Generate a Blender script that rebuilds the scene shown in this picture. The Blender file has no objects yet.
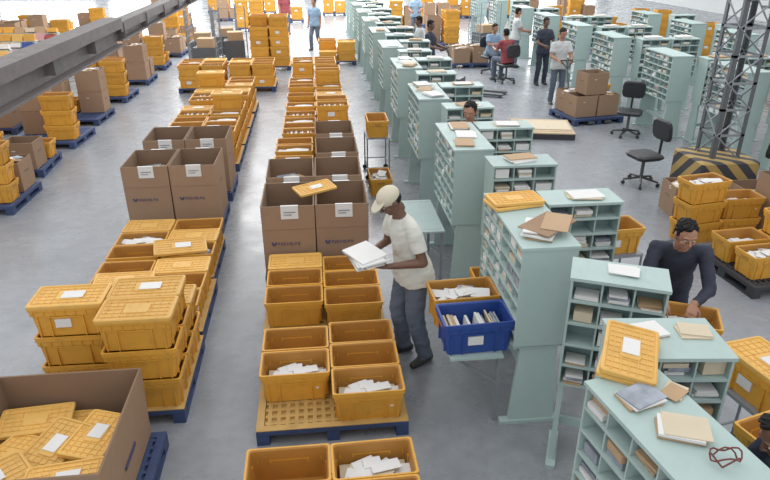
import bpy, math, random
from mathutils import Vector, Matrix, Quaternion, noise as mnoise
from mathutils.bvhtree import BVHTree
random.seed(7)
scn = bpy.context.scene
COL = scn.collection
V = Vector

# ------------------------------------------------------------ materials
def lin(c):
    c = c/255.0
    return c/12.92 if c <= 0.04045 else ((c+0.055)/1.055)**2.4
MATS = {}
def mat(name, rgb, rough=0.5, var=0.08, scale=6.0, metal=0.0, objvar=0.0, spec=0.5, bump=0.0, scuff=0.0):
    m = bpy.data.materials.new(name); m.use_nodes = True
    nt = m.node_tree; bs = nt.nodes['Principled BSDF']
    col = [lin(c) for c in rgb]
    tc = nt.nodes.new('ShaderNodeTexCoord')
    nz = nt.nodes.new('ShaderNodeTexNoise'); nz.inputs['Scale'].default_value = scale; nz.inputs['Detail'].default_value = 5
    nt.links.new(tc.outputs['Object'], nz.inputs['Vector'])
    mx = nt.nodes.new('ShaderNodeMix'); mx.data_type = 'RGBA'
    mx.inputs['A'].default_value = [min(1, c*(1-var*2)) for c in col]+[1]
    mx.inputs['B'].default_value = [min(1, c*(1+var*2)) for c in col]+[1]
    nt.links.new(nz.outputs['Fac'], mx.inputs['Factor'])
    out = mx.outputs['Result']
    if scuff > 0:
        oi = nt.nodes.new('ShaderNodeObjectInfo')
        vm = nt.nodes.new('ShaderNodeVectorMath'); vm.operation = 'ADD'
        nt.links.new(tc.outputs['Object'], vm.inputs[0]); nt.links.new(oi.outputs['Location'], vm.inputs[1])
        nq = nt.nodes.new('ShaderNodeTexNoise'); nq.inputs['Scale'].default_value = 11; nq.inputs['Detail'].default_value = 9; nq.inputs['Roughness'].default_value = .75
        nt.links.new(vm.outputs[0], nq.inputs['Vector'])
        mq = nt.nodes.new('ShaderNodeMapRange'); mq.inputs['From Min'].default_value = .52; mq.inputs['From Max'].default_value = .72; mq.inputs['To Max'].default_value = scuff
        nt.links.new(nq.outputs['Fac'], mq.inputs['Value'])
        m3 = nt.nodes.new('ShaderNodeMix'); m3.data_type = 'RGBA'
        m3.inputs['B'].default_value = [c*.5+.02 for c in col]+[1]
        nt.links.new(mq.outputs['Result'], m3.inputs['Factor']); nt.links.new(out, m3.inputs['A']); out = m3.outputs['Result']
        mr_ = nt.nodes.new('ShaderNodeMapRange'); mr_.inputs['From Min'].default_value = .3; mr_.inputs['From Max'].default_value = .7
        mr_.inputs['To Min'].default_value = rough-.08; mr_.inputs['To Max'].default_value = rough+.2
        nt.links.new(nq.outputs['Fac'], mr_.inputs['Value']); nt.links.new(mr_.outputs['Result'], bs.inputs['Roughness'])
    if objvar > 0:
        oi = nt.nodes.new('ShaderNodeObjectInfo')
        mr = nt.nodes.new('ShaderNodeMapRange')
        mr.inputs['To Min'].default_value = 1-objvar; mr.inputs['To Max'].default_value = 1+objvar
        nt.links.new(oi.outputs['Random'], mr.inputs['Value'])
        hs = nt.nodes.new('ShaderNodeHueSaturation')
        nt.links.new(mr.outputs['Result'], hs.inputs['Value'])
        nt.links.new(out, hs.inputs['Color']); out = hs.outputs['Color']
    nt.links.new(out, bs.inputs['Base Color'])
    if scuff == 0: bs.inputs['Roughness'].default_value = rough
    bs.inputs['Metallic'].default_value = metal
    bs.inputs['Specular IOR Level'].default_value = spec
    if bump > 0:
        bp = nt.nodes.new('ShaderNodeBump'); bp.inputs['Strength'].default_value = bump; bp.inputs['Distance'].default_value = 0.01
        nt.links.new(nz.outputs['Fac'], bp.inputs['Height']); nt.links.new(bp.outputs['Normal'], bs.inputs['Normal'])
    MATS[name] = m
    return m
ORANGE = mat('orange_plastic', (212,152,52), 0.5, 0.06, 5, objvar=0.14, scuff=.5, spec=.4)
ORANGE2 = mat('lid_plastic', (220,170,84), 0.5, 0.06, 5, objvar=0.12, scuff=.5, spec=.4)
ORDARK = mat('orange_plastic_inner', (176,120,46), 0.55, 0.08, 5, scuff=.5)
YELDECK = mat('yellow_deck', (184,146,80), 0.65, 0.12, 9, scuff=.5)
BLUE = mat('blue_pallet_plastic', (44,62,102), 0.6, 0.15, 8, objvar=0.15, scuff=.5)
BLUECR = mat('blue_crate_plastic', (30,64,140), 0.45, 0.05, 6, scuff=.4)
BLACKPL = mat('black_pallet', (42,44,50), 0.6, 0.1, 8)
CARD = mat('cardboard', (150,122,98), 0.85, 0.05, 3, objvar=0.08, spec=0.2, scuff=.2)
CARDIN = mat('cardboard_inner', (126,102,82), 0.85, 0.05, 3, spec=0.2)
PRINT = mat('blue_dark_print', (64,62,96), 0.8, 0.05)
PAPER = mat('white_paper', (220,220,218), 0.75, 0.03, 10, spec=.3)
CREAM = mat('cream_paper', (202,188,162), 0.75, 0.05, 10, spec=.3)
MAGZ = mat('printed_magazine', (136,144,156), 0.4, 0.4, 14)
MANILA = mat('manila_paper', (176,146,112), 0.75, 0.05, 10, spec=.3)
TEAL = mat('mint_painted_steel', (162,184,180), 0.5, 0.03, 4, objvar=0.06, scuff=.18, spec=.4)
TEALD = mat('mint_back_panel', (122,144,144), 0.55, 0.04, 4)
STEEL = mat('grey_steel', (128,134,140), 0.5, 0.06, 5, metal=0.2)
STEELD = mat('dark_steel', (84,88,92), 0.5, 0.08, 5, metal=0.2)
BEAMM = mat('beam_painted_steel', (100,93,92), 0.6, 0.15, 2, scuff=.4)
BLACK = mat('black_plastic', (28,29,33), 0.5, 0.1, 6)
WOOD = mat('pale_wood', (186,164,132), 0.7, 0.12, 7)
RED = mat('red_plastic', (160,52,48), 0.5, 0.06)
STRAP = mat('brown_strap', (104,42,36), 0.5, 0.06)
PINK = mat('pink_card', (200,148,152), 0.75, 0.06)
SKIN1 = mat('skin_dark', (102,70,54), 0.5, 0.05)
SKIN2 = mat('skin_tan', (158,112,88), 0.5, 0.05)
WSHIRT = mat('white_tshirt', (208,210,200), 0.85, 0.04, 6, bump=0.3)
JEANS = mat('blue_grey_jeans', (82,92,108), 0.85, 0.16, 9, bump=0.3)
NAVY = mat('navy_shirt', (32,38,54), 0.8, 0.1, 8, bump=0.3)
CAPM = mat('cream_cap', (202,194,172), 0.8, 0.03)
HAIR = mat('black_hair', (22,20,20), 0.75, 0.2, 40, bump=0.6, spec=.2)
SHOE = mat('dark_shoe', (40,38,40), 0.5, 0.1)
LBLUE = mat('light_blue_shirt', (124,152,178), 0.8, 0.05)
GREYSH = mat('grey_shirt', (182,186,186), 0.8, 0.05)
REDSH = mat('red_shirt', (136,56,62), 0.8, 0.05)
EYEW = mat('eye_white', (215,212,205), 0.3, 0.0)
EYEB = mat('eye_iris', (30,20,16), 0.2, 0.0)
LIP = mat('lips_dark', (120,70,62), 0.5, 0.02)
LIP2 = mat('lips_tan', (142,92,80), 0.5, 0.02)
WALLM = mat('wall_paint', (196,200,200), 0.8, 0.03, 1)

fm = bpy.data.materials.new('polished_concrete'); fm.use_nodes = True
nt = fm.node_tree; bs = nt.nodes['Principled BSDF']
tc = nt.nodes.new('ShaderNodeTexCoord')
def noise(sc, det, ro=.5):
    n = nt.nodes.new('ShaderNodeTexNoise'); n.inputs['Scale'].default_value = sc; n.inputs['Detail'].default_value = det; n.inputs['Roughness'].default_value = ro
    nt.links.new(tc.outputs['Object'], n.inputs['Vector']); return n
n1 = noise(.45, 8, .6); n2 = noise(7, 8, .7); n3 = noise(1.7, 10, .7)
ad = nt.nodes.new('ShaderNodeMath'); ad.operation = 'ADD'
nt.links.new(n1.outputs['Fac'], ad.inputs[0]); nt.links.new(n2.outputs['Fac'], ad.inputs[1])
mr = nt.nodes.new('ShaderNodeMapRange'); mr.inputs['From Min'].default_value = 0.7; mr.inputs['From Max'].default_value = 1.3
nt.links.new(ad.outputs[0], mr.inputs['Value'])
mx = nt.nodes.new('ShaderNodeMix'); mx.data_type = 'RGBA'
mx.inputs['A'].default_value = (lin(116), lin(120), lin(126), 1); mx.inputs['B'].default_value = (lin(144), lin(149), lin(155), 1)
nt.links.new(mr.outputs['Result'], mx.inputs['Factor'])
mr3 = nt.nodes.new('ShaderNodeMapRange'); mr3.inputs['From Min'].default_value = .52; mr3.inputs['From Max'].default_value = .72; mr3.inputs['To Max'].default_value = .4
nt.links.new(n3.outputs['Fac'], mr3.inputs['Value'])
m4 = nt.nodes.new('ShaderNodeMix'); m4.data_type = 'RGBA'; m4.inputs['B'].default_value = (lin(98), lin(101), lin(106), 1)
nt.links.new(mr3.outputs['Result'], m4.inputs['Factor']); nt.links.new(mx.outputs['Result'], m4.inputs['A'])
nt.links.new(m4.outputs['Result'], bs.inputs['Base Color'])
mr2 = nt.nodes.new('ShaderNodeMapRange'); mr2.inputs['From Min'].default_value = .3; mr2.inputs['From Max'].default_value = .7; mr2.inputs['To Min'].default_value = 0.20; mr2.inputs['To Max'].default_value = 0.36
nt.links.new(n3.outputs['Fac'], mr2.inputs['Value']); nt.links.new(mr2.outputs['Result'], bs.inputs['Roughness'])

wm = bpy.data.materials.new('unseen_window_glow'); wm.use_nodes = True
b = wm.node_tree.nodes['Principled BSDF']
b.inputs['Emission Color'].default_value = (0.98, 0.99, 1, 1); b.inputs['Emission Strength'].default_value = 8.0  # glow for the added window wall, which is out of view

hz = bpy.data.materials.new('hazard_stripes'); hz.use_nodes = True
nt = hz.node_tree; bs = nt.nodes['Principled BSDF']; tc = nt.nodes.new('ShaderNodeTexCoord')
wv = nt.nodes.new('ShaderNodeTexWave'); wv.bands_direction = 'DIAGONAL'; wv.inputs['Scale'].default_value = 1.9
nt.links.new(tc.outputs['Object'], wv.inputs['Vector'])
cr = nt.nodes.new('ShaderNodeValToRGB'); cr.color_ramp.interpolation = 'CONSTANT'
cr.color_ramp.elements[0].color = (0.035, 0.035, 0.04, 1); cr.color_ramp.elements[1].position = 0.5; cr.color_ramp.elements[1].color = (lin(166), lin(138), lin(78), 1)
nt.links.new(wv.outputs['Fac'], cr.inputs['Fac']); nt.links.new(cr.outputs['Color'], bs.inputs['Base Color'])
bs.inputs['Roughness'].default_value = 0.7

# ------------------------------------------------------------ mesh builder
class MB:
    def __init__(s): s.v = []; s.f = []; s.m = []; s.mats = []
    def mi(s, m):
        if m not in s.mats: s.mats.append(m)
        return s.mats.index(m)
    def box(s, c, d, m, R=None):
        mi = s.mi(m); b0 = len(s.v); c = V(c)
        for z in (-.5, .5):
            for x, y in ((-.5, -.5), (.5, -.5), (.5, .5), (-.5, .5)):
                p = V((x*d[0], y*d[1], z*d[2]))
                if R is not None: p = R @ p
                s.v.append(c+p)
        for f in ((3,2,1,0), (4,5,6,7), (0,1,5,4), (1,2,6,5), (2,3,7,6), (3,0,4,7)):
            s.f.append([b0+i for i in f]); s.m.append(mi)
    def rings(s, rings, m, cap0=True, cap1=True, T=None):
        mi = s.mi(m); n = len(rings[0]); b0 = len(s.v)
        for r in rings:
            for p in r:
                p = V(p); s.v.append(T @ p if T is not None else p)
        for k in range(len(rings)-1):
            for i in range(n):
                a = b0+k*n+i; b_ = b0+k*n+(i+1) % n
                s.f.append([a, b_, b_+n, a+n]); s.m.append(mi)
        if cap0: s.f.append([b0+i for i in range(n)][::-1]); s.m.append(mi)
        if cap1: s.f.append([b0+(len(rings)-1)*n+i for i in range(n)]); s.m.append(mi)
    def rod(s, p0, p1, r, m, n=8, r1=None, nest=False):
        p0 = V(p0); p1 = V(p1); r1 = r if r1 is None else r1
        a = (p1-p0).normalized(); u = a.orthogonal().normalized(); w = a.cross(u)
        rr = [[p+(u*math.cos(2*math.pi*i/n)+w*math.sin(2*math.pi*i/n))*q for i in range(n)] for p, q in ((p0, r), (p1, r1))]
        s.rings(rr, m)
    def mesh(s, name, smooth=False):
        me = bpy.data.meshes.new(name); me.from_pydata([tuple(p) for p in s.v], [], s.f)
        for m in s.mats: me.materials.append(m)
        me.polygons.foreach_set('material_index', s.m)
        if smooth: me.polygons.foreach_set('use_smooth', [True]*len(s.f))
        me.update(); return me
def rrect(hx, hy, z, r=0.02):
    o = []
    for cx, cy, a0 in ((hx-r, hy-r, 0), (-hx+r, hy-r, 90), (-hx+r, -hy+r, 180), (hx-r, -hy+r, 270)):
        for a in (0, 45, 90):
            t = math.radians(a0+a); o.append((cx+r*math.cos(t), cy+r*math.sin(t), z))
    return o
def srect(hx, hy, z): return [(hx, -hy, z), (hx, hy, z), (-hx, hy, z), (-hx, -hy, z)]
def put(name, me, loc, rz=0, rx=0, ry=0, s=1):
    o = bpy.data.objects.new(name, me); o.location = loc
    o.rotation_euler = (math.radians(rx), math.radians(ry), math.radians(rz)); o.scale = (s, s, s)
    COL.objects.link(o); return o

# ------------------------------------------------------------ crate meshes  0.57 x 0.34 x 0.28
def crate_geo(mb, body, inner, label=True):
    mb.rings([rrect(.245,.142,0), rrect(.262,.156,.19), rrect(.274,.166,.196), rrect(.276,.168,.236),
              rrect(.285,.171,.242), rrect(.285,.171,.28), rrect(.270,.158,.28)], body, True, False)
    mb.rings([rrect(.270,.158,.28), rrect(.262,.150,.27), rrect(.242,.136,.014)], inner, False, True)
    for sy in (-1, 1):
        for x in (-.22, -.13, .13, .22):
            mb.box((x, sy*.154, .10), (.008, .02, .19), body)
        mb.box((0, sy*.156, .185), (.27, .022, .01), body)
        for x in (-.24, -.16, -.08, 0, .08, .16, .24):
            mb.box((x, sy*.170, .219), (.006, .01, .045), body)
    for sx in (-1, 1):
        for y in (-.09, .09):
            mb.box((sx*.256, y, .10), (.02, .008, .19), body)
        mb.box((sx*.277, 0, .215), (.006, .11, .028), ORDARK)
    if label: mb.box((-.03, -.158, .125), (.12, .012, .075), PAPER)
def mail_geo(mb, seed, ztop=.22):
    r = random.Random(seed); x = -.22
    while x < .2:
        w = r.uniform(.012, .035); m = r.choice([PAPER, PAPER, PAPER, CREAM, MAGZ, MANILA])
        if r.random() < .8:
            mb.box((x+w/2, r.uniform(-.02, .02), .02+r.uniform(.8, 1.05)*ztop/2), (w*.8, r.uniform(.2, .24), r.uniform(.85, 1.05)*ztop),
                   m, Matrix.Rotation(r.uniform(-.25, .1), 3, 'Y'))
        x += w+.003
def flatmail_geo(mb, seed, z=.2):
    r = random.Random(seed)
    mb.box((0, 0, z/2+.005), (.46, .25, z-.03), CREAM)
    for i in range(14):
        mb.box((r.uniform(-.15, .15), r.uniform(-.06, .06), z+.0045*i), (r.uniform(.12, .24), r.uniform(.09, .15), .005), r.choice([PAPER, PAPER, CREAM, MAGZ, PAPER]),
               Matrix.Rotation(r.uniform(-.8, .8), 3, 'Z') @ Matrix.Rotation(r.uniform(-.15, .15), 3, 'X'))
def lid_geo(mb, z0=0, label=False):
    T = Matrix.Translation((0, 0, z0))
    mb.rings([rrect(.288,.174,0,.025), rrect(.288,.174,.026,.025), rrect(.278,.164,.032,.025), rrect(.266,.152,.032,.02), rrect(.26,.146,.02,.02)], ORANGE2, True, True, T)
    for i in range(-4, 5):
        mb.box((i*.056, 0, z0+.022), (.006, .28, .007), ORANGE2)
    for j in (-2, -1, 0, 1, 2):
        mb.box((0, j*.054, z0+.022), (.50, .006, .007), ORANGE2)
    mb.rings([rrect(.10,.07,.02,.02), rrect(.095,.065,.03,.02)], ORANGE2, True, True, T)
    if label: mb.box((.03, 0, z0+.033), (.17, .11, .003), PAPER)
mb = MB(); crate_geo(mb, ORANGE, ORDARK); CR_OPEN = mb.mesh('crate_open')
mb = MB(); crate_geo(mb, ORANGE, ORDARK, False); CR_OPEN2 = mb.mesh('crate_open_plain')
mb = MB(); crate_geo(mb, ORANGE, ORDARK); mail_geo(mb, 3); CR_MAIL = mb.mesh('crate_mail')
mb = MB(); crate_geo(mb, ORANGE, ORDARK, False); flatmail_geo(mb, 5, .20); CR_FLAT = mb.mesh('crate_flats')
mb = MB(); crate_geo(mb, ORANGE, ORDARK, False); flatmail_geo(mb, 15, .13); CR_FLAT2 = mb.mesh('crate_flats_low')
mb = MB(); crate_geo(mb, ORANGE, ORDARK, False); lid_geo(mb, .262); CR_LID = mb.mesh('crate_lidded')
mb = MB(); crate_geo(mb, ORANGE, ORDARK, True); lid_geo(mb, .262, True); CR_LID2 = mb.mesh('crate_lidded_label')
mb = MB(); lid_geo(mb); LID = mb.mesh('lid')
mb = MB(); lid_geo(mb, 0, True); LIDL = mb.mesh('lid_label')
mb = MB(); crate_geo(mb, BLUECR, BLUECR, True); mail_geo(mb, 8, .2); CR_BLUE = mb.mesh('crate_blue')
mb = MB(); crate_geo(mb, RED, RED, True); CR_RED = mb.mesh('crate_red')
def crate(x, y, z, me=None, rz=None, name='postal_crate'):
    if me is None: me = random.choice([CR_OPEN, CR_OPEN2, CR_MAIL, CR_FLAT, CR_FLAT2, CR_OPEN2])
    return put(name, me, (x, y, z), random.uniform(-1.5, 1.5) if rz is None else rz)

def pallet_mesh(dx, dy, base, deck):
    mb = MB()
    for x in (-dx/2+.05, 0, dx/2-.05):
        mb.box((x, 0, .012), (.1, dy, .024), base)
        for y in (-dy/2+.06, 0, dy/2-.06): mb.box((x, y, .062), (.1, .12, .08), base)
    for y in (-dy/2+.03, dy/2-.03): mb.box((0, y, .118), (dx, .06, .044), base)
    for x in (-dx/2+.03, dx/2-.03): mb.box((x, 0, .118), (.06, dy-.12, .044), base)
    mb.box((0, 0, .108), (dx-.12, dy-.12, .016), base if deck is base else deck)
    nx = 15
    for i in range(nx):
        mb.box((-dx/2+.1+i*(dx-.2)/(nx-1), 0, .127), (.032, dy-.13, .022), deck)
    for j in range(12):
        mb.box((0, -dy/2+.09+j*(dy-.18)/11, .128), (dx-.13, .028, .022), deck)
    if deck is not base:
        for y in (-dy/2+.03, dy/2-.03): mb.box((0, y, .1425), (dx, .06, .006), deck)
        for x in (-dx/2+.03, dx/2-.03): mb.box((x, 0, .1425), (.06, dy-.12, .006), deck)
    return mb.mesh('pallet')
PAL = pallet_mesh(1.2, 1.08, BLUE, YELDECK)
PALB = pallet_mesh(1.2, 1.08, BLUE, BLUE)
PALK = pallet_mesh(1.2, 1.08, BLACKPL, BLACKPL)
PALS = pallet_mesh(1.22, .86, BLUE, BLUE)
PZ = .146
def pallet(x, y, me=PAL, rz=0): return put('pallet', me, (x, y, 0), rz)
def load(cx, cy, L, me=PAL, rows=3, lidded=0.12, base=True):
    if base: pallet(cx, cy, me)
    for ci, sx in enumerate((-.292, .292)):
        for ri in range(rows):
            n = L[ci][ri]
            y = cy+(ri-(rows-1)/2)*.354
            for k in range(n):
                top = (k == n-1)
                m = (random.choice([CR_LID, CR_LID2]) if random.random() < lidded else None)
                if not top: m = random.choice([CR_OPEN, CR_OPEN2])
                crate(cx+sx+random.uniform(-.004, .004), y, PZ+k*.282, m, random.uniform(-.6, .6))

def cbox_mesh(w, d, h, fill, seed=0, logo=True):
    r = random.Random(seed)
    mb = MB(); t = .012
    mb.rings([srect(w/2, d/2, 0), srect(w/2+.004, d/2+.004, h)], CARD, True, False)
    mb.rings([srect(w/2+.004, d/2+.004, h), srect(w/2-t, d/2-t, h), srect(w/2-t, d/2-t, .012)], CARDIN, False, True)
    for sy in (-1, 1):
        if logo:
            y = sy*(d/2+.003)
            for s_ in (-1, 1):
                mb.box((-.17+s_*.014, y, h*.45), (.022, .006, .045), PRINT, Matrix.Rotation(s_*.5, 3, 'Y'))
            for i in range(8):
                x = -.115+i*.031
                mb.box((x-.007, y, h*.45), (.006, .006, .034), PRINT)
                if i % 2 == 0: mb.box((x+.002, y, h*.45+.014), (.016, .006, .006), PRINT)
                mb.box((x+.002, y, h*.45-(.014 if i % 3 else 0)), (.016, .006, .006), PRINT)
                if i % 3 == 1: mb.box((x+.008, y, h*.45), (.006, .006, .034), PRINT)
            mb.box((.02, sy*(d/2+.006), h-.075), (.19, .006, .15), PAPER)
            mb.box((.02, sy*(d/2-.004), h+.003), (.19, .028, .004), PAPER)
            mb.box((.02, sy*(d/2+.010), h-.07), (.13, .004, .012), MAGZ); mb.box((.0, sy*(d/2+.010), h-.10), (.09, .004, .012), MAGZ)
            mb.box((0, y, h*.66), (w*.96, .004, .004), CARDIN)
    for sx in (-1, 1):
        mb.box((sx*(w/2+.002), 0, h*.6), (.006, .14, .03), CARDIN)
    if fill > 0:
        mb.box((0, 0, fill*h/2), (w-.06, d-.06, fill*h), MANILA)
        for i in range(12):
            mb.box((r.uniform(-w/3.3, w/3.3), r.uniform(-d/3, d/3), fill*h+.01+i*.006), (r.uniform(.12, .28), r.uniform(.1, .2), .012),
                   r.choice([PAPER, CREAM, MANILA, MANILA, MAGZ]), Matrix.Rotation(r.uniform(-1, 1), 3, 'Z') @ Matrix.Rotation(r.uniform(-.15, .15), 3, 'Y'))
    return mb.mesh('cardboard_box')
CB = [cbox_mesh(.58, .76, .82, f, i) for i, f in enumerate((.4, .55, .7))]
CBS = [cbox_mesh(.5, .45, .45, f, i, False) for i, f in enumerate((.6, .85))]

# ------------------------------------------------------------ room shell
mb = MB(); mb.box((0, 23, -.1), (44, 52, .2), fm); put('floor', mb.mesh('floor'), (0, 0, 0))
def wall(name, c, d):
    mb = MB(); mb.box(c, d, WALLM); put(name, mb.mesh(name), (0, 0, 0))
wall('wall_back', (0, 49.1, 4), (44, .2, 8))
wall('wall_left', (-22.1, 23, 4), (.2, 52, 8))
wall('wall_right', (22.1, 23, 4), (.2, 52, 8))
for i in range(6):  # unseen glowing windows, added so their reflection brightens the far floor
    mb = MB(); x = -18+i*7.2
    mb.box((0, 0, 0), (6.2, .06, 5.4), wm)
    for k in range(5): mb.box((-3.1+k*1.55, -.05, 0), (.08, .08, 5.5), STEEL)
    for k in range(4): mb.box((0, -.05, -2.7+k*1.8), (6.3, .08, .08), STEEL)
    put('unseen_window_%d' % (i+1), mb.mesh('unseen_window'), (x, 48.95, 3.4))

# ------------------------------------------------------------ CENTER ROW
pallet(.00, 2.98)
for y, a, b_ in ((2.58, CR_FLAT, CR_OPEN), (2.94, CR_FLAT2, CR_OPEN2), (3.29, CR_OPEN2, CR_FLAT2)):
    crate(-.295, y, PZ, a, 0); crate(.28, y, PZ, b_, 1)
pallet(.02, 4.49)
for y, m in ((4.44, CR_FLAT2), (4.80, CR_OPEN2)): crate(-.27, y, PZ, m, 0)
for y, m in ((4.15, CR_FLAT2), (4.50, CR_OPEN2), (4.85, CR_OPEN2)): crate(.31, y, PZ, m, 0)
pallet(-.01, 5.90)
for y, m in ((5.58, CR_OPEN2), (5.94, CR_OPEN2), (6.30, CR_LID)): crate(-.30, y, PZ, m, 0)
for y, m in ((5.50, CR_OPEN2), (5.86, CR_OPEN2), (6.21, CR_OPEN)): crate(.28, y, PZ, m, 0)
for (y, items) in ((6.95, ((-.36, 0), (.24, 1))), (7.9, ((-.36, 2), (.24, 1))), (8.85, ((.26, 1),)), (9.8, ((.26, 2),))):
    put('pallet', PALS, (-.05, y, 0), 0)
    for x, i in items: put('cardboard_box', CB[i], (x, y, PZ), random.uniform(-1, 1))
for y in (8.85, 9.8):
    for dy in (-.2, .2):
        for k in range(2): crate(-.36, y+dy, PZ+k*.282, None if k else CR_OPEN)
put('postal_crate_lid', LIDL, (-.06, 7.05, .98), 24, 4, -3, .8)
for y, L in ((10.95, ([2, 2, 2], [2, 2, 3])), (12.15, ([2, 1, 2], [3, 2, 2])), (13.4, ([1, 2, 1], [2, 2, 2])), (14.65, ([2, 2, 2], [2, 3, 3])), (15.9, ([0, 1, 1], [2, 2, 1]))):
    load(.0, y, L)

# ------------------------------------------------------------ LEFT ROW
pallet(-1.78, 4.83); pallet(-1.80, 5.98); pallet(-1.84, 7.10)
for y, n, m in ((4.75, 3, CR_LID2), (5.13, 2, CR_LID2)):
    for k in range(n): crate(-2.05, y, PZ+k*.283, m if k == n-1 else (CR_OPEN2 if k == 1 else CR_OPEN), random.uniform(-1.5, 1.5))
for y, n, m in ((4.48, 3, CR_LID), (4.83, 3, CR_LID2), (5.18, 2, CR_LID)):
    for k in range(n): crate(-1.46, y, PZ+k*.283, m if k == n-1 else CR_OPEN2, random.uniform(-.8, .8))
for y0, mm in ((5.98, (CR_LID, CR_FLAT2, CR_OPEN2)), (7.10, (CR_OPEN2, CR_FLAT, CR_LID))):
    for ri in range(3):
        for x in (-2.10, -1.51):
            crate(x, y0+(ri-1)*.352, PZ, mm[(ri+(x > -2))%3])
put('postal_crate_lid', LIDL, (-1.60, 6.75, PZ+.30), 12, 4, 3); put('postal_crate_lid', LID, (-2.02, 5.98, PZ+.31), 8, -5, 4)
for y in (8.5, 9.7):
    put('pallet', PALS, (-1.93, y, 0), 0)
    for i, x in enumerate((-2.23, -1.63)): put('cardboard_box', CB[(i+int(y)) % 3], (x, y, PZ), random.uniform(-1, 1))
for y, L in ((11.2, ([1, 2, 2], [2, 2, 2])), (12.4, ([2, 2, 1], [2, 3, 2])), (13.6, ([2, 2, 2], [1, 2, 2])), (14.9, ([3, 2, 1], [2, 2, 2]))):
    load(-1.95, y, L)
for x in (-2.9, -1.62, 0.0):
    load(x, 17.6, ([2, 2, 2], [2, 2, 2]))
load(-1.3, 20.6, ([4, 5, 5], [5, 5, 5])); load(.75, 21.3, ([1, 2, 2], [2, 2, 1]))
pallet(-1.87, 3.50, PALB)
mb = MB(); W, D, Hh = .97, 1.02, .60
mb.rings([srect(W/2, D/2, 0), srect(W/2+.015, D/2+.015, Hh)], CARD, True, False)
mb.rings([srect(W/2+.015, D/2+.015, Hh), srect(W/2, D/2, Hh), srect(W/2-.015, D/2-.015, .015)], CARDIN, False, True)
mb.box((W/2+.013, 0, .25), (.006, .25, .03), PRINT, None)
put('open_cardboard_carton', mb.mesh('carton'), (-1.87, 3.52, PZ))
for (x, y, z, rz, rx, ry) in ((-2.12, 3.33, .165, 90, 0, 0), (-1.78, 3.33, .165, 90, 0, 0), (-2.0, 3.80, .165, 0, 0, 0)):
    put('postal_crate', CR_LID, (x, y, z), rz)
for i, (x, y, z, rz, rx, ry, m) in enumerate(((-2.12, 3.42, .475, 78, 2, 6, LID), (-2.10, 3.44, .51, 74, 3, 7, LID), (-1.86, 3.46, .50, 70, 3, -4, LID), (-1.84, 3.49, .535, 68, 4, -5, LIDL),
        (-1.60, 3.60, .50, 76, 6, 3, LID), (-1.59, 3.58, .535, 78, 7, 4, LIDL), (-2.08, 3.82, .50, 8, 2, 2, LID), (-1.80, 3.14, .53, 4, -4, 2, LID), (-1.66, 3.16, .57, 7, -4, 0, LIDL), (-2.12, 3.18, .56, 40, 2, 0, LIDL))):
    put('postal_crate_lid', m, (x, y, z), rz, rx, ry, .84)

# ------------------------------------------------------------ sorting cabinets
def cabinet_mesh(w, d, cols, rows, seed, z0=.74, z1=1.60, legs=True):
    r = random.Random(seed); mb = MB(); t = .014
    h = z1-z0
    mb.box((0, 0, z1-t/2), (w+.02, d+.02, t*1.6), TEAL)
    mb.box((0, 0, z0+t/2), (w, d, t), TEAL)
    for sx in (-1, 1): mb.box((sx*(w/2-t/2), 0, (z0+z1)/2), (t, d, h-.02), TEAL)
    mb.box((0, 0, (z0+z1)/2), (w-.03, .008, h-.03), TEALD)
    for i in range(1, rows): mb.box((0, 0, z0+h*i/rows), (w-.02, d-.01, .010), TEAL)
    for i in range(1, cols): mb.box((-w/2+w*i/cols, 0, (z0+z1)/2), (.010, d-.02, h-.03), TEAL)
    for i in range(1, rows):
        for s in (-1, 1): mb.box((0, s*(d/2-.004), z0+h*i/rows-.003), (w-.02, .006, .020), TEAL)
    cw = w/cols; rh = h/rows
    for s in (-1, 1):
        for i in range(cols):
            for j in range(rows):
                if r.random() < .65:
                    hh = r.uniform(.12, .75)*rh; zz = z0+rh*j+.008; n = r.randint(1, 4)
                    for q in range(n):
                        mb.box((-w/2+cw*(i+.5)+r.uniform(-.08, .08)*cw, s*(d/4+r.uniform(-.01, .02)), zz+hh/n/2), (cw*r.uniform(.55, .78), d*.38, hh/n*.9), r.choice([PAPER, PAPER, CREAM, MAGZ, MANILA, PAPER]), Matrix.Rotation(r.uniform(-.06, .06), 3, 'Z')); zz += hh/n
    if legs:
        for sx in (-1, 1):
            x = sx*(w/2-.03)
            mb.rings([srect(.018, d/2-.02, .03), srect(.018, d/2-.06, z0)], TEAL, T=Matrix.Translation((x, 0, 0)))
            mb.box((x, 0, .015), (.07, d+.10, .03), TEAL)
        mb.box((0, 0, .32), (w-.08, .03, .06), TEAL)
    return mb.mesh('mail_sorting_cabinet')
LONG = [cabinet_mesh(1.1, .42, 6, 7, s) for s in (1, 2, 3)]
CROSS = [cabinet_mesh(.64, .32, 3, 6, s) for s in (4, 5, 6)]
def paper_stack(x, y, z, w=.3, d=.21, n=5, seed=0, rz=0, name='stack_of_papers', ms=(None,)):
    r = random.Random(seed); mb = MB(); zz = 0
    for i in range(n):
        t = r.uniform(.004, .014)
        mb.box((r.uniform(-.02, .02), r.uniform(-.02, .02), zz+t/2), (w*r.uniform(.85, 1), d*r.uniform(.85, 1), t), r.choice([PAPER, PAPER, CREAM, MANILA] if ms[0] is None else ms), Matrix.Rotation(r.uniform(-.15, .15), 3, 'Z')); zz += t
    return put(name, mb.mesh('papers'), (x, y, z), rz)
ZT = 1.606
mb = MB(); mb.box((0, 0, .66), (.42, .96, .02), TEAL)
for y in (-.42, .42):
    mb.rod((.18, y, .66), (-.18, y, .66), .012, STEEL); mb.rod((-.18, y, .65), (.18, y, .38), .012, STEEL)
    mb.box((.19, y, .33), (.03, .03, .66), STEEL)
LEDGE = mb.mesh('side_ledge')
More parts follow.
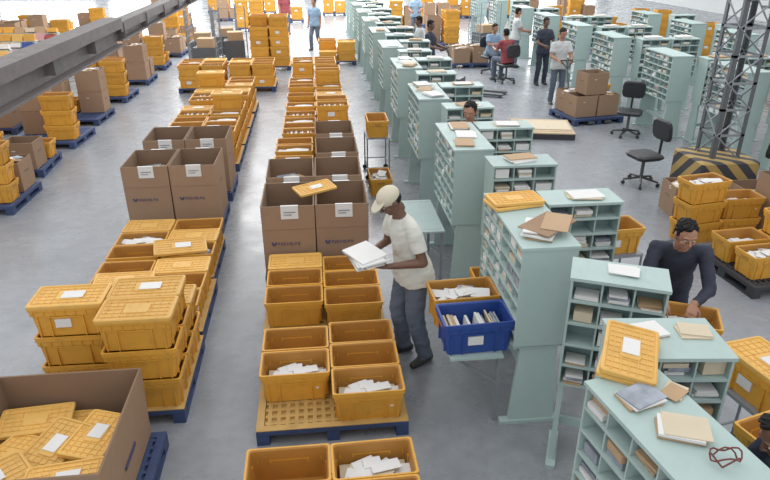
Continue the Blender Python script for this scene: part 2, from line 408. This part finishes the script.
for k in range(11):
    y = 3.98+2.38*k
    put('mail_sorting_cabinet', LONG[k % 3], (1.64, y+.56, 0), 90)
    put('mail_sorting_cabinet', CROSS[k % 3], (2.22, y+.96, 0), 0)
    put('mail_sorting_cabinet', CROSS[(k+1) % 3], (2.02, y+1.99, 0), random.uniform(-3, 3))
    if k in (0, 1):
        put('sorting_side_ledge', LEDGE, (1.155, y+.5, 0))
    for j in range(3 if 0 < k < 4 else 1):
        paper_stack(1.64+random.uniform(-.05, .05), y+.25+j*.33, ZT, .22, .3, random.randint(2, 5), k*7+j, random.uniform(-30, 30))
    paper_stack(2.25, y+.96, ZT, .3, .2, 3, k+50, random.uniform(-20, 20))
    paper_stack(2.02, y+1.99, ZT, .3, .2, 3, k+70, random.uniform(-20, 20))
put('postal_crate', CR_BLUE, (1.17, 4.21, .672), 2)
crate(1.16, 4.60, .672, CR_FLAT, 3)
put('postal_crate_lid', LID, (1.60, 4.82, ZT+.006), 12, 0, 0, .76); put('postal_crate_lid', LID, (1.61, 4.83, ZT+.035), 6, 0, 0, .76)
mb = MB()
mb.box((0, 0, .006), (.42, .26, .008), CARD); mb.box((.06, -.04, .014), (.34, .20, .006), MANILA, Matrix.Rotation(.4, 3, 'Z'))
put('flattened_cardboard', mb.mesh('flattened_cardboard'), (1.70, 4.27, ZT+.05), 40)
put('mail_sorting_cabinet', cabinet_mesh(.60, .30, 3, 5, 11), (1.95, 3.55, 0), -24)
paper_stack(1.97, 3.56, ZT, .2, .14, 2, 95, -30)
put('mail_sorting_cabinet', cabinet_mesh(.58, .38, 3, 6, 12), (1.88, 2.80, 0), -6)
put('mail_sorting_cabinet', cabinet_mesh(.92, .40, 5, 6, 13), (1.56, 2.05, 0), 100)
paper_stack(1.80, 2.86, ZT, .22, .16, 2, 91, 10); paper_stack(2.04, 2.82, ZT, .18, .13, 2, 92, -10, ms=(CREAM, CARD))
put('postal_crate_lid', LIDL, (1.57, 2.62, ZT+.045), 62, 5, -4, .78)
put('postal_crate_lid', LID, (1.57, 2.62, ZT+.012), 58, 3, -3, .78)
paper_stack(1.47, 2.30, ZT, .20, .15, 3, 93, 15, ms=(MAGZ, MANILA, PAPER)); paper_stack(1.56, 2.08, ZT, .2, .16, 4, 94, -20); paper_stack(1.66, 2.34, ZT, .14, .10, 2, 96, 40, ms=(CREAM, MANILA))
for k in range(2): crate(1.66, 5.42, k*.282, CR_OPEN2 if k else CR_OPEN, 90)

def stand_mesh(w, d, h):
    mb = MB()
    for x in (-w/2, w/2):
        for y in (-d/2, d/2):
            mb.rod((x, y, .06), (x, y, h), .012, STEEL); mb.rod((x-.012, y, .04), (x+.012, y, .04), .04, BLACK, 12)
        mb.rod((x, -d/2, .2), (x, d/2, .2), .01, STEEL)
    for y in (-d/2, d/2): mb.rod((-w/2, y, h-.02), (w/2, y, h-.02), .012, STEEL); mb.rod((-w/2, y, .2), (w/2, y, .2), .01, STEEL)
    mb.box((0, 0, h-.008), (w+.02, d+.02, .016), STEEL)
    return mb.mesh('crate_trolley')
ST = stand_mesh(.56, .36, .70)
def trolley(x, y, me, rz=0, n=1):
    put('crate_trolley', ST, (x, y, 0), rz)
    for k in range(n): crate(x, y, .702+k*.282, me, rz)
trolley(2.74, 3.98, CR_FLAT2, -25)
trolley(3.02, 3.30, CR_LID2, -80)
trolley(2.72, 2.68, CR_OPEN, 15)
trolley(2.95, 5.7, CR_OPEN, 5)
trolley(.98, 10.3, CR_OPEN2, 90)
crate(.95, 9.5, 0, CR_FLAT, 90)
mb = MB()
for q in range(2):
    pts = [V((math.cos(a)*(.06+.01*q), math.sin(a)*.04, .008+.01*q+.04*abs(math.sin(a*1.5+q)))) for a in [i*.42 for i in range(16)]]
    for a_, b_ in zip(pts, pts[1:]): mb.rod(a_, b_, .004, STRAP, 6)
put('strap_coil', mb.mesh('strap_coil'), (1.64, 1.88, ZT+.0))

for i, y in enumerate((9.9, 11.6, 14.2, 16.4, 18.8, 21.2, 24.2, 27.2)):
    dx = .4 if i == 0 else 0
    put('mail_sorting_cabinet', LONG[i % 3], (7.0+dx, y+.76, 0), 90)
    put('mail_sorting_cabinet', CROSS[i % 3], (7.60+dx, y, 0), 0)
    if i < 5:
        put('mail_sorting_cabinet', CROSS[(i+1) % 3], (8.32+dx, y, 0), 0)
        put('mail_sorting_cabinet', LONG[(i+1) % 3], (10.2, y+.9, 0), 90)
        put('mail_sorting_cabinet', CROSS[(i+2) % 3], (10.9, y+.1, 0), 0)
    for x in (7.6, 8.32)[:2 if i < 5 else 1]: paper_stack(x+dx, y, ZT, .4, .2, 4, i+200, 5)

# ------------------------------------------------------------ truss column
mb = MB(); s = .22
for sx in (-1, 1):
    for sy in (-1, 1):
        mb.box((sx*s, sy*(s-.03), 3.6), (.012, .06, 7.2), STEELD); mb.box((sx*(s-.03), sy*s, 3.6), (.06, .012, 7.2), STEELD)
n = 18; dz = .38
for k in range(n):
    z = .6+k*dz
    for sg in (-1, 1):
        a = 1 if k % 2 else -1
        mb.rod((-s*a, sg*s, z), (s*a, sg*s, z+dz), .012, STEEL, 6); mb.rod((sg*s, -s*a, z), (sg*s, s*a, z+dz), .012, STEEL, 6)
        mb.box((0, sg*s, z), (2*s, .012, .035), STEEL); mb.box((sg*s, 0, z), (.012, 2*s, .035), STEEL)
mb.rings([rrect(.46, .42, 0, .04), rrect(.46, .42, .60, .04), rrect(.42, .38, .63, .04)], hz)
put('lattice_steel_column', mb.mesh('lattice_steel_column'), (6.08, 8.85, 0), 0)
mb = MB()
mb.box((0, 0, 0), (2.8, .30, .03), STEEL); mb.box((0, 0, -.2), (2.8, .02, .4), STEEL); mb.box((0, 0, -.4), (2.8, .30, .03), STEEL)
mb.rod((-1.2, 0, 0), (-1.2, 0, 4.3), .02, STEEL); mb.rod((1.2, 0, 0), (1.2, 0, 4.3), .02, STEEL)
put('crossbeam', mb.mesh('crossbeam'), (7.75, 8.85, 3.15))
mb = MB()
for (y0, y1, w, h) in ((-1, 7.6, .20, .27), (7.6, 14, .16, .18)):
    L = y1-y0; cy = (y0+y1)/2
    mb.box((0, cy, h/2), (w, L, .02), BEAMM); mb.box((0, cy, -h/2), (w, L, .02), BEAMM); mb.box((0, cy, 0), (.02, L, h), BEAMM)
    mb.box((w/2-.01, cy, h/2-.05), (.015, L, .09), BEAMM)
for y in (1.0, 13.5): mb.rod((0, y, 0), (0, y, 4.6), .02, STEEL)
for y in [i*1.1 for i in range(12)]: mb.box((.05, y, 0), (.08, .012, .16), BEAMM)
put('overhead_steel_beam', mb.mesh('overhead_steel_beam'), (-2.16, 0, 2.69))

# ------------------------------------------------------------ office chair
def chair_mesh():
    mb = MB()
    def pad(c, hx, hy, t, R=None):
        T = Matrix.Translation(c) @ (R.to_4x4() if R is not None else Matrix())
        mb.rings([rrect(hx*.9, hy*.9, -t, hx*.4), rrect(hx, hy, -t*.4, hx*.4), rrect(hx, hy, t*.4, hx*.4), rrect(hx*.88, hy*.88, t, hx*.35)], BLACK, T=T)
    pad(V((0, 0, .48)), .24, .23, .04)
    pad(V((0, -.25, .88)), .22, .17, .035, Matrix.Rotation(math.radians(82), 3, 'X'))
    mb.rod((0, -.1, .45), (0, -.27, .48), .02, BLACK); mb.rod((0, -.27, .47), (0, -.28, .85), .022, BLACK)
    mb.rod((0, 0, .1), (0, 0, .45), .028, STEELD, 10)
    for i in range(5):
        a = i*2*math.pi/5; c, s_ = math.cos(a), math.sin(a)
        mb.rod((0, 0, .12), (c*.28, s_*.28, .075), .022, BLACK, 8, .015)
        mb.rod((c*.28-s_*.02, s_*.28+c*.02, .03), (c*.28+s_*.02, s_*.28-c*.02, .03), .03, BLACK, 10)
    return mb.mesh('office_chair')
CH = chair_mesh()
for x, y, r in ((5.2, 9.35, 100), (6.75, 8.1, 200), (6.25, 12.1, 150), (5.3, 17.6, 20), (5.2, 19.0, 200)):
    put('office_chair', CH, (x, y, 0), r)

for k in range(3): crate(4.90, 7.25, k*.282, CR_OPEN2 if k < 2 else CR_FLAT, 10)
for k in range(2): crate(5.50, 7.36, k*.282, None, 0)
put('pallet', PALK, (5.25, 6.25, 0), 5)
crate(5.0, 6.0, PZ, CR_FLAT, 5); crate(5.55, 6.40, PZ, CR_OPEN, 5); crate(4.97, 6.43, PZ, CR_FLAT2, 5); crate(5.57, 6.03, PZ, CR_MAIL, 5)
put('postal_crate', CR_MAIL, (5.55, 6.40, PZ+.283), 5)
put('cardboard_box', CBS[0], (6.15, 7.95, 0), 0); put('cardboard_box', CBS[1], (5.25, 8.15, 0), -5)
put('cardboard_box', CB[1], (6.15, 7.15, 0), 4)
mb = MB()
for i in range(8): mb.box((0, -.49+i*.14, .13), (1.2, .11, .024), WOOD)
for y in (-.48, 0, .48):
    mb.box((0, y, .06), (1.2, .1, .11), BLACKPL)
mb.box((.1, .05, .15), (.9, .7, .01), CREAM)
put('wooden_pallet', mb.mesh('wooden_pallet'), (4.6, 12.5, 0), -12)
put('pallet', PALB, (5.95, 13.5, 0), 10)
for x, y, z, m in ((5.72, 13.3, 0, 0), (6.25, 13.39, 0, 1), (5.68, 13.77, 0, 1), (5.95, 13.4, .455, 0)): put('cardboard_box', CBS[m], (x, y, PZ+z), 10)
crate(6.22, 13.78, PZ, CR_OPEN2, 10); crate(6.22, 13.78, PZ+.282, CR_FLAT, 10)
mb = MB()
for x in (-.2, .2): mb.box((x, 0, .06), (.15, 1.15, .05), STEELD); mb.rod((x-.05, -.5, .04), (x+.05, -.5, .04), .04, BLACK, 10)
mb.box((0, .66, .22), (.5, .2, .3), STEELD); mb.rod((-.08, .75, .09), (.08, .75, .09), .09, BLACK, 14)
mb.rod((0, .75, .3), (0, 1.02, 1.1), .02, STEELD); mb.rod((-.16, 1.02, 1.1), (.16, 1.02, 1.1), .016, BLACK)
mb.rod((-.16, 1.02, 1.1), (0, .95, .92), .012, BLACK); mb.rod((.16, 1.02, 1.1), (0, .95, .92), .012, BLACK)
JK = mb.mesh('pallet_jack')
put('pallet_jack', JK, (5.96, 13.52, 0), 10)
put('pallet_jack', JK, (4.3, 16.2, 0), 60)
def stuff(cx, cy, seed, me=PALB):
    r = random.Random(seed); pallet(cx, cy, me, r.uniform(-4, 4))
    for sx in (-.3, .3):
        for sy in (-.27, .27):
            q = r.random()
            if q < .45:
                for k in range(r.randint(1, 2)): put('cardboard_box', CBS[r.randint(0, 1)], (cx+sx, cy+sy, PZ+k*.455), r.uniform(-2, 2))
            elif q < .92:
                for k in range(r.randint(1, 4)): crate(cx+sx, cy+sy, PZ+k*.282, r.choice([CR_OPEN2, CR_OPEN2, CR_MAIL, CR_FLAT]), r.uniform(-2, 2))
sid = 300
for x, y in ((-5.0, 9.6), (-5.2, 11.2), (-5.15, 12.9), (-5.2, 14.6), (-5.15, 16.7), (-5.1, 18.8), (-5.1, 21), (-5, 23.4), (-5, 26),
             (-6.6, 10.4), (-6.7, 12.2), (-6.7, 14), (-6.7, 22.2), (-6.8, 25),
             (4.85, 20.4), (4.8, 24.5), (3.9, 29), (5.6, 30.5), (-2.7, 30), (-1, 33), (-4, 34), (-6, 31), (-2.5, 37), (1.2, 36), (3, 38), (-7.5, 36), (-5, 38), (6, 37), (9, 37), (12, 37), (7.5, 34), (10.5, 34), (13, 33),
             (10.2, 22), (12, 20), (9.8, 25.5), (12.6, 24), (12.8, 16), (11.6, 28)):
    sid += 1; stuff(x, y, sid)
def cage_mesh():
    mb = MB(); w, d, h = .8, .7, 1.7
    for x in (-w/2, w/2):
        for y in (-d/2, d/2): mb.rod((x, y, .12), (x, y, h), .015, STEEL, 6); mb.rod((x-.015, y, .06), (x+.015, y, .06), .06, BLACK, 10)
        for i in range(8): mb.rod((x, -d/2, .25+i*.2), (x, d/2, .25+i*.2), .007, STEEL, 5)
        for i in range(1, 6): mb.rod((x, -d/2+i*d/6, .15), (x, -d/2+i*d/6, h), .006, STEEL, 5)
    for i in range(8): mb.rod((-w/2, d/2, .25+i*.2), (w/2, d/2, .25+i*.2), .007, STEEL, 5)
    mb.box((0, 0, .15), (w, d, .03), STEELD)
    mb.box((0, 0, .45), (w*.8, d*.8, .55), STEELD); mb.box((.05, 0, .85), (w*.6, d*.6, .25), MANILA)
    return mb.mesh('roll_cage')
RC = cage_mesh()
for x, y in ((-3.2, 20.2), (-2.5, 21.6), (-3.5, 21.5), (-2.9, 22.6)): put('roll_cage', RC, (x, y, 0), random.uniform(-10, 10))
put('roll_cage', RC, (5.9, 22.6, 0), 20)

def bench_mesh(seed):
    r = random.Random(seed); mb = MB()
    mb.box((0, 0, .75), (1.9, .8, .03), TEAL)
    for x in (-.9, .9):
        for y in (-.36, .36): mb.box((x, y, .37), (.04, .04, .74), STEEL)
    for j in range(3):
        z = .80+j*.17; y = -.2+j*.2
        mb.box((0, y, z-.02), (1.86, .2, .015), TEAL)
        for k in range(2): mb.box(((-1)**k*.9, y, z/2+.36), (.02, .2, z-.74), TEAL)
        for i in range(6):
            mb.box((-.77+i*.308, y, z+.055), (.27, .14, r.uniform(.1, .2)), r.choice([PINK, PINK, PAPER, ORANGE, ORANGE2, ORANGE2, ORANGE, CREAM, MANILA, BLUECR, RED]), Matrix.Rotation(-.35, 3, 'X'))
    return mb.mesh('pigeonhole_sorting_bench')
BM = [bench_mesh(1), bench_mesh(2), bench_mesh(9)]
i = 0
for y in (12.0, 13.7, 15.4, 17.1, 18.8, 20.5, 22.5, 24.5, 27):
    for x in (-8.4, -10.6, -12.8, -15):
        i += 1
        if i % 4 == 0 or y > 22: stuff(x, y, 900+i)
        else: put('pigeonhole_sorting_bench', BM[i % 3], (x, y, 0), random.uniform(-6, 6))
for x, y, m in ((-6.5, 18.2, CR_BLUE), (-6.4, 19.4, CR_RED), (-6.7, 20.4, CR_BLUE), (-6.7, 16.4, CR_RED)):
    trolley(x, y, m, 30)

# ------------------------------------------------------------ PEOPLE
class Surf(MB):
    def ring(s, c, a, b_, ra, rb, n=20):
        return [c+a*ra*math.cos(2*math.pi*i/n)+b_*rb*math.sin(2*math.pi*i/n) for i in range(n)]
    def cone(s, p0, r0, p1, r1, m, flat0=False, flat1=False, n=16):
        p0 = V(p0); p1 = V(p1); a = (p1-p0).normalized(); u = a.orthogonal().normalized(); w = a.cross(u); R = []
        if not flat0:
            for t in (80, 55, 30): t = math.radians(t); R.append(s.ring(p0-a*r0*math.sin(t), u, w, r0*math.cos(t), r0*math.cos(t), n))
        R.append(s.ring(p0, u, w, r0, r0, n)); R.append(s.ring(p1, u, w, r1, r1, n))
        if not flat1:
            for t in (30, 55, 80): t = math.radians(t); R.append(s.ring(p1+a*r1*math.sin(t), u, w, r1*math.cos(t), r1*math.cos(t), n))
        s.rings(R, m)
    def ell(s, c, ax, r, m, n=18):
        c = V(c); R = []
        for k in range(1, 12):
            t = -math.pi/2+math.pi*k/12
            R.append(s.ring(c+ax[2]*r[2]*math.sin(t), ax[0], ax[1], r[0]*math.cos(t), r[1]*math.cos(t), n))
        s.rings(R, m)
    def remesh(s, vox, it=2, folds=0, only=None, fr=1.0):
        me = s.mesh('tmp'); o = bpy.data.objects.new('tmp', me); COL.objects.link(o)
        md = o.modifiers.new('r', 'REMESH'); md.mode = 'VOXEL'; md.voxel_size = vox
        sm = o.modifiers.new('s', 'SMOOTH'); sm.factor = .5; sm.iterations = it
        dg = bpy.context.evaluated_depsgraph_get(); dg.update()
        ev = o.evaluated_get(dg).to_mesh()
        vs = [v.co.copy() for v in ev.vertices]; fs = [list(p.vertices) for p in ev.polygons]
        nr = [v.normal.copy() for v in ev.vertices]
        bvh = BVHTree.FromPolygons(s.v, s.f); ms = []
        for f in fs:
            c = V((0, 0, 0))
            for i_ in f: c += vs[i_]
            r = bvh.find_nearest(c/len(f)); ms.append(s.m[r[2]] if r[2] is not None else 0)
        if folds > 0:
            cloth = set()
            for f, m_ in zip(fs, ms):
                mm = s.mats[m_]
                if (only is None and mm not in (SKIN1, SKIN2, SHOE)) or (only is not None and mm is only): cloth.update(f)
            for i_ in cloth:
                p = vs[i_]*fr; q = V((p.x*9+p.z*4, p.y*9, p.z*13+p.x*5))
                vs[i_] = vs[i_]+nr[i_]*folds*(mnoise.noise(q)+.5*mnoise.noise(q*2.3))
        bpy.data.objects.remove(o); bpy.data.meshes.remove(me)
        return vs, fs, ms, s.mats
def merge(dst, part):
    vs, fs, ms, mats = part; b0 = len(dst.v); mp = [dst.mi(m) for m in mats]
    dst.v += vs; dst.f += [[b0+i for i in f] for f in fs]; dst.m += [mp[m] for m in ms]
def lerp(a, b_, t): return a+(b_-a)*t
def hand(s, w, d, pn, side, curl, m):
    d = d.normalized(); pn = (pn-d*pn.dot(d)).normalized(); t = d.cross(pn)*side
    s.rings([s.ring(w+d*x, t, pn, a, b_, 16) for x, a, b_ in ((-.02, .026, .022), (.01, .030, .020), (.05, .042, .018), (.085, .043, .015), (.098, .036, .010))], m)
    for off, L in ((.031, .072), (.0105, .082), (-.0105, .076), (-.031, .060)):
        p = w+d*.086+t*off; dd = d+t*off*1.5; dd.normalize()
        for j, q in enumerate((.45, .32, .23)):
            ang = curl*(.7 if j == 0 else 1.0)
            dd = (dd*math.cos(ang)+pn*math.sin(ang)).normalized()
            p2 = p+dd*L*q; s.cone(p, .0088-.001*j, p2, .0080-.001*j, m, n=10); p = p2
    p = w+d*.03+t*.032; dd = (d*.55+t*.75+pn*.3).normalized(); p2 = p+dd*.038; s.cone(p, .013, p2, .0105, m, n=10)
    dd = (d*.85+t*.3+pn*.4).normalized(); s.cone(p2, .0105, p2+dd*.032, .008, m, n=10)
def human(name, loc, yaw, skin, shirt, pants, J={}, vox=.012, cap=None, longsl=False, hair=HAIR, sc=1.0, headp=10, heady=0, lw=1.0):
    g = dict(pel=(0, 0, .94), che=(0, .01, 1.27), nek=(0, .0, 1.49), head=(0, .03, 1.635),
             sR=(.175, 0, 1.395), eR=(.235, -.02, 1.12), wR=(.25, .05, .87), sL=(-.175, 0, 1.395), eL=(-.235, -.02, 1.12), wL=(-.25, .05, .87),
             hR=(.09, 0, .88), kR=(.11, .03, .50), aR=(.12, -.02, .09), hL=(-.09, 0, .88), kL=(-.11, .03, .50), aL=(-.12, -.02, .09),
             fR=(.05, 1, 0), fL=(-.05, 1, 0), hdR=None, hdL=None, pnR=(-1, 0, 0), pnL=(1, 0, 0), curl=.45)
    g.update(J)
    for k in g:
        if isinstance(g[k], tuple): g[k] = V(g[k])
    X = V((1, 0, 0)); S = Surf()
    pel, che, nek = g['pel'], g['che'], g['nek']
    u1 = (che-pel).normalized(); u2 = (nek-che).normalized(); F1 = u1.cross(X); F2 = u2.cross(X); Fm = (F1+F2).normalized()
    q_ = max(1, lw)
    S.rings([S.ring(c, X, F, a, b_, 24) for c, F, a, b_ in (
        (pel-u1*.10, F1, .215*q_, .156*q_), (pel+u1*.02, F1, .200*q_, .146*q_), (lerp(pel, che, .5), F1, .168*q_, .126), (lerp(pel, che, .8), Fm, .170, .128),
        (che, Fm, .176, .130), (lerp(che, nek, .45), F2, .178, .112), (lerp(che, nek, .68), F2, .140, .090), (lerp(che, nek, .88), F2, .070, .066))], shirt)
    S.ell(pel-V((0, 0, .05)), (X, V((0, 1, 0)), V((0, 0, 1))), (.155, .115, .10), pants)
    for q in 'RL':
        s_, e, w = g['s'+q], g['e'+q], g['w'+q]
        h, k, a = g['h'+q], g['k'+q], g['a'+q]
        nb = lerp(che, nek, .70)
        S.cone(lerp(s_, nb, .6), .052, s_, .060, shirt)
        if longsl:
            S.cone(s_, .062, e, .052, shirt); S.cone(e, .052, lerp(e, w, .92), .037, shirt, flat1=True); S.cone(lerp(e, w, .8), .03, w, .026, skin)
        else:
            S.cone(s_, .050, e, .042, skin); S.cone(s_, .063, lerp(s_, e, .68), .072, shirt, flat1=True); S.cone(e, .043, w, .027, skin)
        S.cone(h, .094*lw, k, .074*lw, pants); S.cone(k, .074*lw, a+V((0, 0, -.01)), .064*lw, pants, flat1=True)
        f = g['f'+q].normalized()
        fc = V((a.x, a.y, a.z-.045))
        S.cone(fc-f*.05, .043, fc+f*.06, .046, SHOE); S.cone(fc+f*.06-V((0, 0, .006)), .044, fc+f*.15-V((0, 0, .012)), .034, SHOE)
    hc = g['head']
    RM = Matrix.Rotation(math.radians(heady), 3, 'Z') @ Matrix.Rotation(math.radians(-headp), 3, 'X')
    hx, hy, hz_ = RM @ V((1, 0, 0)), RM @ V((0, 1, 0)), RM @ V((0, 0, 1)); A = (hx, hy, hz_)
    def H(x, y, z): return hc+hx*x+hy*y+hz_*z
    S.cone(nek-u2*.05, .060, H(0, -.02, -.05), .054, skin)
    out = Surf(); merge(out, S.remesh(vox, 2, .010))
    HD = Surf()
    HD.ell(H(0, -.005, .02), A, (.077, .096, .098), skin); HD.ell(H(0, .018, -.045), A, (.060, .068, .072), skin)
    HD.ell(H(0, .05, -.088), A, (.030, .032, .024), skin); HD.cone(H(0, -.02, -.04), .053, H(0, -.025, -.11), .053, skin)
    HD.cone(H(0, .088, .012), .008, H(0, .108, -.024), .012, skin); HD.ell(H(0, .096, -.030), A, (.018, .012, .009), skin)
    HD.ell(H(0, .078, .030), A, (.055, .016, .010), skin)
    for sx in (-1, 1):
        HD.ell(H(sx*.078, -.008, -.008), A, (.011, .022, .034), skin); HD.ell(H(sx*.038, .062, -.028), A, (.022, .020, .022), skin)
    HD.ell(H(0, .082, -.060), A, (.024, .012, .008), LIP if skin is SKIN1 else LIP2)
    if cap:
        HD.ell(H(0, -.01, .045), A, (.088, .106, .082), cap)
        b0 = [HD.ring(H(0, .085, .052+dz), hx, (hy-hz_*.25).normalized(), rx*1.0, ry, 20) for dz, rx, ry in ((-.006, .066, .085), (-.006, .070, .09), (.004, .070, .09), (.006, .064, .083))]
        HD.rings(b0, cap)
        HD.ell(H(0, -.03, .0), A, (.082, .080, .06), hair)
        merge(out, HD.remesh(.004 if vox < .014 else .009, 1))
    else:
        HD.ell(H(0, -.024, .052), A, (.083, .094, .080), hair); HD.ell(H(0, -.040, .0), A, (.081, .070, .078), hair)
        HD.ell(H(.02, .035, .098), A, (.045, .040, .025), hair)
        for sx in (-1, 1): HD.ell(H(sx*.066, .008, .03), A, (.015, .028, .034), hair)
        merge(out, HD.remesh(.004 if vox < .014 else .009, 1, .010, hair, 4.0))
    E = Surf()
    for sx in (-1, 1):
        E.ell(H(sx*.030, .079, .004), A, (.011, .009, .0045), EYEW, 10); E.ell(H(sx*.030, .0860, .004), A, (.0045, .003, .0045), EYEB, 8)
        E.ell(H(sx*.032, .088, .026), A, (.016, .004, .0025), hair, 8)
    out_b = len(out.v); mp = [out.mi(m) for m in E.mats]
    out.v += E.v; out.f += [[out_b+i for i in f] for f in E.f]; out.m += [mp[m] for m in E.m]
    for q, sd in (('R', -1), ('L', 1)):
        HS = Surf(); w = g['w'+q]; d = g['hd'+q] if g['hd'+q] is not None else (w-g['e'+q])
        hand(HS, w, V(d), g['pn'+q], sd, g['curl'], skin); merge(out, HS.remesh(.0045 if vox < .014 else .008, 1))
    me = out.mesh(name, True)
    return put(name, me, loc, yaw, s=sc)

human('man_reading_letters', (.78, 5.0, 0), 110, SKIN1, WSHIRT, JEANS, dict(
    pel=(0, -.01, .95), che=(0, .06, 1.27), nek=(0, .13, 1.48), head=(0, .215, 1.605),
    sR=(.18, .09, 1.395), eR=(.26, .10, 1.12), wR=(.15, .33, 1.09), sL=(-.18, .09, 1.395), eL=(-.27, .04, 1.12), wL=(-.15, .29, 1.09),
    hdR=(-.35, 1, .1), hdL=(.35, 1, .1), pnR=(0, 0, 1), pnL=(0, 0, 1), curl=.25,
    kR=(.11, .07, .50), aR=(.11, .0, .09), kL=(-.12, .02, .50), aL=(-.13, -.09, .09), fR=(.25, 1, 0), fL=(-.25, 1, 0)),
    cap=CAPM, headp=36, vox=.010, sc=1.02, lw=1.10)
ps = paper_stack(.78-.94*.44, 5.0-.342*.44, 1.148, .38, .25, 6, 5, 110, 'bundle_of_letters', (PAPER, PAPER, CREAM, MAGZ, PAPER)); ps.rotation_euler = (math.radians(-6), 0, math.radians(110))
human('postal_worker_leaning', (2.98, 4.60, 0), 158, SKIN2, NAVY, NAVY, dict(
    pel=(0, -.04, .93), che=(0, .13, 1.20), nek=(0, .26, 1.39), head=(.01, .35, 1.505),
    sR=(.185, .22, 1.32), eR=(.25, .38, 1.07), wR=(.13, .58, 1.04), sL=(-.185, .22, 1.32), eL=(-.24, .40, 1.07), wL=(-.10, .60, 1.04),
    hdR=(-.2, .75, -.5), hdL=(.2, .75, -.5), pnR=(-.3, 0, -1), pnL=(.3, 0, -1), curl=.4), headp=14, heady=14, longsl=True, vox=.010)
human('postal_worker_at_cabinet', (2.28, 2.02, 0), 80, SKIN1, NAVY, JEANS, dict(
    che=(0, .08, 1.22), nek=(0, .16, 1.41), head=(0, .22, 1.54), sR=(.18, .14, 1.33), sL=(-.18, .14, 1.33), pel=(0, 0, .93),
    eR=(.25, .2, 1.08), wR=(.2, .30, 1.25), eL=(-.25, .2, 1.08), wL=(-.2, .30, 1.25)), headp=30, vox=.012)
human('sorting_worker', (1.95, 7.88, 0), 150, SKIN2, GREYSH, JEANS, dict(eR=(.25, .08, 1.15), wR=(.18, .22, 1.3), eL=(-.25, .08, 1.15), wL=(-.18, .22, 1.3), hdR=(0, .3, 1), hdL=(0, .3, 1)), headp=12, vox=.016)
reach = dict(eR=(.24, .1, 1.13), wR=(.15, .33, 1.08), eL=(-.24, .1, 1.13), wL=(-.15, .33, 1.08))
human('man_with_pallet_jack', (5.78, 14.98, 0), 180, SKIN2, GREYSH, JEANS, dict(reach, pnR=(0, 0, -1), pnL=(0, 0, -1)), vox=.016, headp=20)
human('man_walking', (.1, 24, 0), 150, SKIN2, LBLUE, JEANS, dict(kR=(.1, .15, .5), aR=(.11, .12, .09), aL=(-.1, -.2, .12)), vox=.018)
human('woman_in_red', (-1.1, 28.5, 0), 200, SKIN2, REDSH, JEANS, {}, vox=.018)
human('man_in_blue_shirt', (4.1, 26.5, 0), 170, SKIN2, LBLUE, JEANS, reach, vox=.018)
human('man_sorting_letters', (2.88, 17.87, 0), 90, SKIN1, GREYSH, JEANS, reach, vox=.018)
human('man_in_dark_shirt', (6.15, 17.2, 0), 190, SKIN1, NAVY, NAVY, reach, vox=.018)
human('man_sorting_letters', (6.2, 19.9, 0), -90, SKIN2, GREYSH, JEANS, reach, vox=.018)
human('man_pushing_cart', (3.0, 16.95, 0), -120, SKIN1, NAVY, JEANS, dict(reach, kR=(.1, .15, .5), aR=(.11, .12, .09), aL=(-.1, -.2, .12)), vox=.018)
human('man_walking', (7.9, 30.0, 0), 100, SKIN2, LBLUE, JEANS, dict(kR=(.1, .15, .5), aR=(.11, .12, .09), aL=(-.1, -.2, .12)), vox=.018)
sit = dict(pel=(0, 0, .62), che=(0, .08, .94), nek=(0, .1, 1.16), head=(0, .15, 1.30), sR=(.18, .09, 1.08), sL=(-.18, .09, 1.08),
           eR=(.24, .2, .86), wR=(.18, .42, .89), eL=(-.24, .2, .86), wL=(-.18, .42, .89), hR=(.1, .02, .61), hL=(-.1, .02, .61),
           kR=(.13, .44, .59), kL=(-.13, .44, .59), aR=(.13, .42, .09), aL=(-.13, .40, .09))
human('seated_worker', (5.3, 17.6, 0), 20, SKIN2, REDSH, JEANS, sit, vox=.018)
human('seated_worker', (5.2, 19.0, 0), 200, SKIN2, LBLUE, JEANS, sit, vox=.018)

# ------------------------------------------------------------ lights, world, camera
w = bpy.data.worlds.new('World'); scn.world = w; w.use_nodes = True
bg = w.node_tree.nodes['Background']; bg.inputs['Color'].default_value = (.97, .98, 1, 1); bg.inputs['Strength'].default_value = 1.0
def area(name, loc, sx, sy, e, rot=(0, 0, 0), col=(1, 1, 1)):
    l = bpy.data.lights.new(name, 'AREA'); l.shape = 'RECTANGLE'; l.size = sx; l.size_y = sy; l.energy = e; l.color = col
    o = bpy.data.objects.new(name, l); o.location = loc; o.rotation_euler = [math.radians(a) for a in rot]; COL.objects.link(o)
area('overhead_fill_near', (0, 6, 7.5), 8, 10, 150, col=(1, .98, .95))  # added overhead fill lamp, gives form to the near rows
area('overhead_fill_right', (8, 14, 7.5), 6, 10, 260)  # added overhead fill lamp for form on the right side
area('overhead_fill_far', (0, 28, 7.5), 14, 14, 3800)  # strong fill lamp added to brighten the washed-out far zone
area('overhead_fill_left', (-9, 14, 7.5), 6, 10, 220)  # added overhead fill lamp for form on the left side
cam = bpy.data.cameras.new('Camera'); co = bpy.data.objects.new('Camera', cam); COL.objects.link(co)
co.location = (0, 0, 3.6); co.rotation_euler = (math.radians(64.9), 0, math.radians(-6.2))
cam.sensor_width = 36; cam.lens = 640/770*36; cam.clip_end = 200
scn.camera = co
scn.view_settings.view_transform = 'Standard'
scn.view_settings.gamma = 1.12
